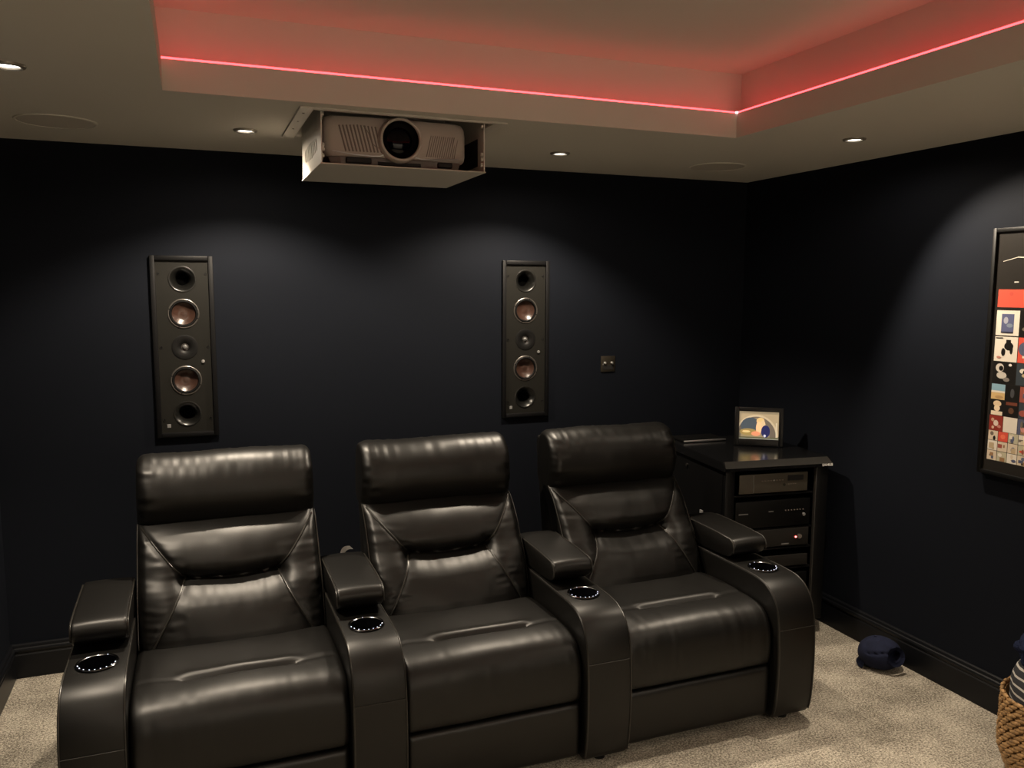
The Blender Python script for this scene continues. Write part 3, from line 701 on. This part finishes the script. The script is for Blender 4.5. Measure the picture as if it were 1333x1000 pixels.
t, w_, h_ = unit('amplifier', 'black amplifier on the bottom shelf of the rack', .080, .478, .215, .32, 'amp_dark')
obj('marking', mbox(.17, .21, -.0008, .003, .05, .054), 'badge', t, smooth=0)

# slim silver-edged device lying on the rack top
t = thing('slim_player', 'slim black box with a silver front edge lying on the rack top', 'media player', (-.578, -.318, .8892), math.radians(-4))
obj('casing', mbox(0, .25, .003, .155, .002, .014, .003, 2), 'amp_dark', t)
obj('front_edge', mbox(-.001, .251, -.001, .006, .003, .013, .003, 2), 'silver', t)
for sx in (.03, .22):
    for sy in (.03, .13): obj('foot', lathe(bmesh.new(), [(0,0),(.008,0),(.008,.003),(0,.003)], 10, T(sx, sy, 0)), 'rubber', t)

# digital photo frame
def colour_mesh(name, quads, material, parent, smooth=0):
    # quads: list of (list of (a,b) polygon points, depth, colour) in a local plane x,z facing -y
    me = bpy.data.meshes.new(name); vs = []; fs = []; cols = []
    for poly, d, c in quads:
        i = len(vs); vs += [(a, -d, b) for a, b in poly]; fs.append(list(range(i, i+len(poly)))); cols += [c]*len(poly)
    me.from_pydata(vs, [], fs); me.update()
    at = me.color_attributes.new('Col', 'FLOAT_COLOR', 'CORNER'); j = 0
    for p in me.polygons:
        for li in p.loop_indices: at.data[li].color = (*cols[me.loops[li].vertex_index], 1)
    return link(name, me, material, parent, smooth=0)
def ell(cx, cz, rx, rz, n=18, a0=0, a1=360): return [(cx+rx*math.cos(math.radians(a0+(a1-a0)*k/n)), cz+rz*math.sin(math.radians(a0+(a1-a0)*k/n))) for k in range(n+(a1-a0 < 360))]
def rect(x0, x1, z0, z1): return [(x0,z0),(x1,z0),(x1,z1),(x0,z1)]
pf = thing('photo_frame', 'lit digital photo frame standing on the rack top', 'photo frame', (-.265, -.525, .8895), -.62)
tilt = math.radians(-9); fr = bmesh.new(); fw_, fh, bd = .121, .198, .022
for x0, x1, z0, z1 in ((-fw_, -fw_+bd, 0, fh), (fw_-bd, fw_, 0, fh), (-fw_+bd, fw_-bd, 0, .034), (-fw_+bd, fw_-bd, fh-bd, fh)): box(fr, x0, x1, -.010, .010, z0, z1, .002, 2)
box(fr, -fw_+.004, fw_-.004, .002, .012, .004, fh-.004)
o = obj('frame', fr, 'frame_black', pf); o.rotation_euler = (tilt, 0, 0); o.location = (0, 0, .003)
qs = [(rect(-.098,.098,.034,.176), 0, (.42,.33,.20))]
qs += [([(-.098,.034),(.098,.034),(.098,.05),(-.098,.05)], .0002, (.10,.10,.05)),
       (ell(-.012,.045,.108,.115,24,0,180), .0003, (.55,.45,.30)), (ell(-.012,.045,.098,.105,24,0,180), .0004, (.15,.12,.09)),
       (ell(-.018,.045,.072,.098,24,0,180), .0005, (.30,.24,.14)), (ell(-.040,.100,.050,.045), .0006, (.06,.08,.10)), (ell(-.052,.070,.044,.018), .0007, (.34,.24,.08)),
       (ell(-.062,.072,.02,.006), .0008, (.75,.55,.25)), (ell(.008,.128,.020,.018), .0009, (.70,.50,.22)), (ell(.0,.092,.014,.034), .0010, (.85,.55,.30)), (ell(-.014,.062,.022,.012), .0011, (.80,.30,.16)),
       (ell(.020,.110,.012,.022), .0012, (.72,.52,.30)), (ell(.034,.075,.022,.032), .0013, (.012,.016,.10)), (ell(.030,.052,.006,.007), .0014, (.7,.7,.85)), (rect(-.098,.098,.034,.038), .0015, (.30,.30,.26)), (rect(.084,.089,.045,.120), .0016, (.62,.55,.42))]
qs = [([(max(-.098, min(.098, a)), max(.034, min(.176, b))) for a, b in q], d, c) for q, d, c in qs]
o = colour_mesh('screen', qs, 'screen', pf); o.rotation_euler = (tilt, 0, 0); o.location = (0, 0, .003)
obj('stand', prism(bmesh.new(), [(.034,.12),(.085,.0015),(.081,.0015),(.032,.11)], -.03, .03), 'frame_black', pf, smooth=0)

# ------------------------------------------------------------------ framed poster on the right wall
ps = thing('framed_poster', 'black framed poster of small record covers hanging on the right wall', 'poster', (0, -1.602, .966), -PI/2)
# local x runs along the wall towards the camera, local -y into the room
PWD, PHT, b = .68, .972, .016
for x0, x1, z0, z1 in ((0, b, 0, PHT), (PWD-b, PWD, 0, PHT), (b, PWD-b, 0, b), (b, PWD-b, PHT-b, PHT)):
    obj('frame_rail', mbox(x0, x1, -.030, -.001, z0, z1, .002, 2), 'frame_black', ps)
bk = obj('backing', mbox(b-.002, PWD-b+.002, -.019, -.002, b-.002, PHT-b+.002), 'frame_black', ps, smooth=0)
rnd = random.Random(11); D0 = .0192; zz = lambda z: z-.966
Q = [(rect(b, PWD-b, b, PHT-b), D0, (.018,.016,.014))]
# generic dark cover at the top: a thin pale horizon line and a small caption bar
Q += [([(.045,zz(1.808)),(.105,zz(1.822)),(.105,zz(1.825)),(.045,zz(1.810))], D0+.0002, (.45,.42,.36)), ([(.105,zz(1.822)),(.30,zz(1.806)),(.30,zz(1.812)),(.105,zz(1.826))], D0+.0002, (.55,.50,.42)),
      (rect(.098,.116,zz(1.727),zz(1.7315)), D0+.0002, (.50,.48,.44))]
def tile(x, z0, w_, h_, c, motif):
    d = D0+.0002; Q.append((rect(x, x+w_, z0, z0+h_), d, c)); k = 0
    for kind, cx, cz, a, e, col in motif:
        k += 1; P = ell(x+cx*w_, z0+cz*h_, a*w_, e*h_, 14) if kind == 'e' else rect(x+(cx-a)*w_, x+(cx+a)*w_, z0+(cz-e)*h_, z0+(cz+e)*h_)
        P = [(max(x, min(x+w_, p)), max(z0, min(z0+h_, q))) for p, q in P]
        Q.append((P, d+.0002*k, col))
WHT, BLK, RED, CRM = (.68,.62,.53), (.012,.011,.010), (.62,.085,.055), (.60,.50,.38)
PAL = [WHT, BLK, RED, CRM, (.12,.14,.22), (.28,.16,.08), (.04,.05,.06), (.45,.35,.22), (.30,.08,.06), (.16,.13,.10), (.55,.25,.22), (.09,.10,.16)]
def rmotif():
    out = []
    for _ in range(rnd.randint(2, 4)):
        out.append((rnd.choice('er'), rnd.uniform(.25,.75), rnd.uniform(.2,.75), rnd.uniform(.08,.28), rnd.uniform(.08,.30), rnd.choice(PAL)))
    return out
X0 = .034
for i in range(5): tile(X0+i*.124, zz(1.632), .112, .069, RED if i == 0 else rnd.choice(PAL), [('e',.5,.75,.07,.12,(.45,.07,.05))] if i == 0 else rmotif())
fixed = {(0,0): (WHT, [('r',.5,.50,.27,.36,(.10,.11,.20)),('e',.42,.6,.10,.14,(.35,.36,.42)),('e',.6,.4,.14,.08,(.20,.24,.30)),('r',.5,.12,.27,.03,(.03,.03,.05))]),
         (1,0): (WHT, [('e',.62,.62,.20,.17,BLK),('r',.6,.80,.10,.08,BLK),('e',.74,.5,.07,.2,BLK),('e',.40,.38,.09,.16,BLK),('e',.22,.16,.10,.05,(.45,.20,.15)),('r',.2,.94,.16,.02,(.05,.05,.05))]),
         (2,0): (BLK, [('e',.30,.72,.18,.20,(.55,.50,.44)),('e',.36,.70,.10,.12,BLK),('e',.40,.38,.22,.16,(.50,.46,.40)),('e',.75,.88,.07,.06,(.7,.66,.6)),('e',.62,.2,.14,.1,(.2,.18,.16))])}
for r_, z0 in ((0,1.523),(1,1.421),(2,1.334)):
    hh = .097 if r_ < 2 else .085
    for c_ in range(6):
        f = fixed.get((r_, c_)); tile(X0+c_*.100, zz(z0), .097, hh, f[0] if f else rnd.choice(PAL), f[1] if f else rmotif())
fx2 = {(0,0): ((.22,.36,.44), [('r',.5,.22,.5,.22,(.55,.38,.17)),('r',.5,.50,.5,.06,(.65,.60,.50)),('e',.6,.16,.3,.1,(.40,.26,.12))]), (1,0): (BLK, [('e',.5,.75,.30,.2,(.66,.50,.32)),('e',.5,.45,.22,.2,(.72,.58,.40)),('r',.5,.12,.42,.14,(.70,.60,.45))]),
       (2,0): ((.24,.035,.025), [('e',.5,.5,.18,.2,(.62,.50,.42)),('e',.25,.7,.12,.12,(.50,.30,.2)),('e',.75,.3,.14,.1,(.5,.2,.16)),('e',.3,.2,.1,.1,(.6,.4,.3))]), (2,1): (WHT, []), (0,1): (BLK, [('e',.5,.5,.15,.3,(.06,.06,.065))]), (1,1): (BLK, [('r',.5,.85,.4,.1,(.16,.05,.03)),('e',.5,.4,.2,.2,(.10,.05,.03))])}
for r_, z0 in ((0,1.270),(1,1.2075),(2,1.145)):
    for c_ in range(10):
        f = fx2.get((r_, c_)); tile(X0+c_*.0605, zz(z0), .0585, .0605, f[0] if f else rnd.choice(PAL), f[1] if f else rmotif())
for r_, z0 in ((0,1.106),(1,1.066),(2,1.026)):
    for c_ in range(14):
        c0 = RED if (r_, c_) == (0,1) else rnd.choice(PAL[:8] if c_ > 3 else [WHT, CRM, (.30,.30,.38), (.45,.42,.30), (.55,.22,.2)]); tile(X0+c_*.0432, zz(z0), .041, .038, c0, rmotif() if (r_, c_) != (0,1) else [('e',.5,.5,.25,.25,(.75,.16,.09))])
colour_mesh('print', Q, 'print', ps)

# ------------------------------------------------------------------ cap on the carpet
cp = thing('cap', 'navy blue cotton cap lying on the carpet by the skirting board', 'cap', (-.132, -1.262, 0), math.radians(-35))
bm = bmesh.new(); bmesh.ops.create_uvsphere(bm, u_segments=56, v_segments=36, radius=1)
for v in bm.verts:
    c = v.co.copy(); n = noise.noise(c*1.7+Vector((3,1,2)))
    r = 1+.05*n
    x, y, z = c.x*.092*r, c.y*.086*r, c.z*.074*r+.066
    # pinched crease running over the front, dented side towards the loop
    cr = math.exp(-((c.z-.42-.25*c.x)/.045)**2)*sst(.35,.7,-c.y)*sst(.35,-.05,c.x)*sst(-.85,-.55,c.x); y += .010*cr; z -= .006*cr
    ex, ez = (x-.053)/.029, (z-.078)/.031; hole = ex*ex+ez*ez
    if c.y < .3 and hole < 1.3: y += .080*sst(1.3, .75, hole)
    if z < .012: z = .012-(.012-z)*.25
    v.co = (x, y, max(z, .0005))
obj('crown', bm, 'cap', cp, smooth=70)
def band(pts, wv, th):
    bm = bmesh.new(); a = []; b = []; n = len(pts)
    for p, q in zip(pts, wv): a.append(bm.verts.new(Vector(p)-Vector(q))); b.append(bm.verts.new(Vector(p)+Vector(q)))
    for k in range(n-1): bm.faces.new((a[k], a[k+1], b[k+1], b[k]))
    bmesh.ops.solidify(bm, geom=bm.faces[:], thickness=th); return bm
pts = []; wv = []
for k in range(25):
    a = 2*PI*k/24; c, s_ = math.cos(a), math.sin(a)
    base = Vector((.055, -.066, .080)); e1 = Vector((.95, .42, -.12)).normalized(); e2 = Vector((.10, .42, .80)).normalized()
    pts.append(base+e1*(.035*c)+e2*(.036*s_)); wv.append((e1*c+e2*s_).normalized()*.0065+(e1.cross(e2)).normalized()*.006)
obj('back_strap', band(pts, wv, .003), 'cap', cp, smooth=60)
pts = []; bm = bmesh.new(); rows = []
for i in range(15):
    a = math.radians(105+i*110/14); row = []
    for j, rr_ in enumerate((.070, .082, .090, .096)):
        row.append(bm.verts.new((rr_*math.cos(a)*1.0, rr_*math.sin(a)*.86, .050-.0115*j-.010*abs(i-7)/7)))
    rows.append(row)
for A, B in zip(rows, rows[1:]):
    for j in range(3): bm.faces.new((A[j], A[j+1], B[j+1], B[j]))
bmesh.ops.solidify(bm, geom=bm.faces[:], thickness=.004); obj('brim', bm, 'cap', cp, smooth=60)
obj('button', lathe(bmesh.new(), [(.006,0),(.006,.002),(.003,.004),(0,.0045)], 14, T(-.02, .01, .138)), 'cap', cp)

# ------------------------------------------------------------------ seagrass basket with throws
BX, BY, BR, BH = -.229, -2.163, .190, .305
bk = thing('basket', 'woven seagrass basket on the carpet by the right wall', 'basket', (BX, BY, 0))
def brad(z): return BR*(.80+.20*sst(-.01, .12, z)) - .004*sst(.26,.33,z)
unitball = bmesh.new(); bmesh.ops.create_icosphere(unitball, subdivisions=1, radius=1); UB = [v.co.copy() for v in unitball.verts]; UF = [[v.index for v in f.verts] for f in unitball.faces]; unitball.free()
rows = 19
for r_ in range(rows):
    z = .010+(BH-.018)*r_/(rows-1); R_ = brad(z); n = 34; vs = []; fs = []
    for k in range(n):
        a = 2*PI*(k+.5*(r_ % 2))/n + rnd.uniform(-.02,.02); t_ = Vector((-math.sin(a), math.cos(a), 0)); nn = Vector((math.cos(a), math.sin(a), 0)); up_ = Vector((0,0,1))
        ax = (t_*math.cos(.36) + up_*math.sin(.36)*(1 if r_ < rows-1 else .5)).normalized(); bx_ = (up_-ax*up_.dot(ax)).normalized(); cx_ = ax.cross(bx_)
        c = nn*(R_-.003+rnd.uniform(-.0015,.0015))+up_*(z+rnd.uniform(-.001,.001)); i = len(vs)
        vs += [c+ax*(p.x*.027)+bx_*(p.y*.0085)+cx_*(p.z*.0085) for p in UB]; fs += [[i+q for q in f] for f in UF]
    o = pyd('weave_row', vs, fs, 'seagrass', bk, 60)
obj('inner_wall', lathe(bmesh.new(), [(0,.004),(brad(.004)-.012,.004)]+[(brad(z*.01)-.009, z*.01) for z in range(1, 30)]+[(brad(.295)-.013,.295)]+[(brad(z*.01)-.013, z*.01) for z in range(28, 1, -3)]+[(0,.014)], 40), 'seagrass', bk)
def lump(name, label, cat, material, loc, rx, ry, rz, amp, fq, seed, rot=(0,0,0), u=48, v=32, pw=1.0):
    bm = bmesh.new(); bmesh.ops.create_uvsphere(bm, u_segments=u, v_segments=v, radius=1)
    for q in bm.verts:
        c = q.co.copy(); c.z = math.copysign(abs(c.z)**pw, c.z); r = 1+amp*noise.noise(c*fq+Vector((seed,0,0)))+amp*.5*noise.noise(c*fq*2.7+Vector((0,seed,0)))
        q.co = Vector((c.x*rx*r, c.y*ry*r, c.z*rz*r))
    o = obj(name, bm, material, None, 75); o.location = loc; o.rotation_euler = rot; return tag(o, label, cat)
lump('throw_blanket', 'dark grey throw with pale stripes rolled up in the basket', 'blanket', 'throw', (BX-.023, BY+.009, .246), .143, .143, .222, .04, 1.6, 2.0, (.03, -.03, .3), pw=.5)
lump('plush_blanket', 'navy fluffy blanket bundled on top of the striped throw', 'blanket', 'plush', (BX-.050, BY+.019, .472), .105, .105, .074, .20, 3.2, 5.0)
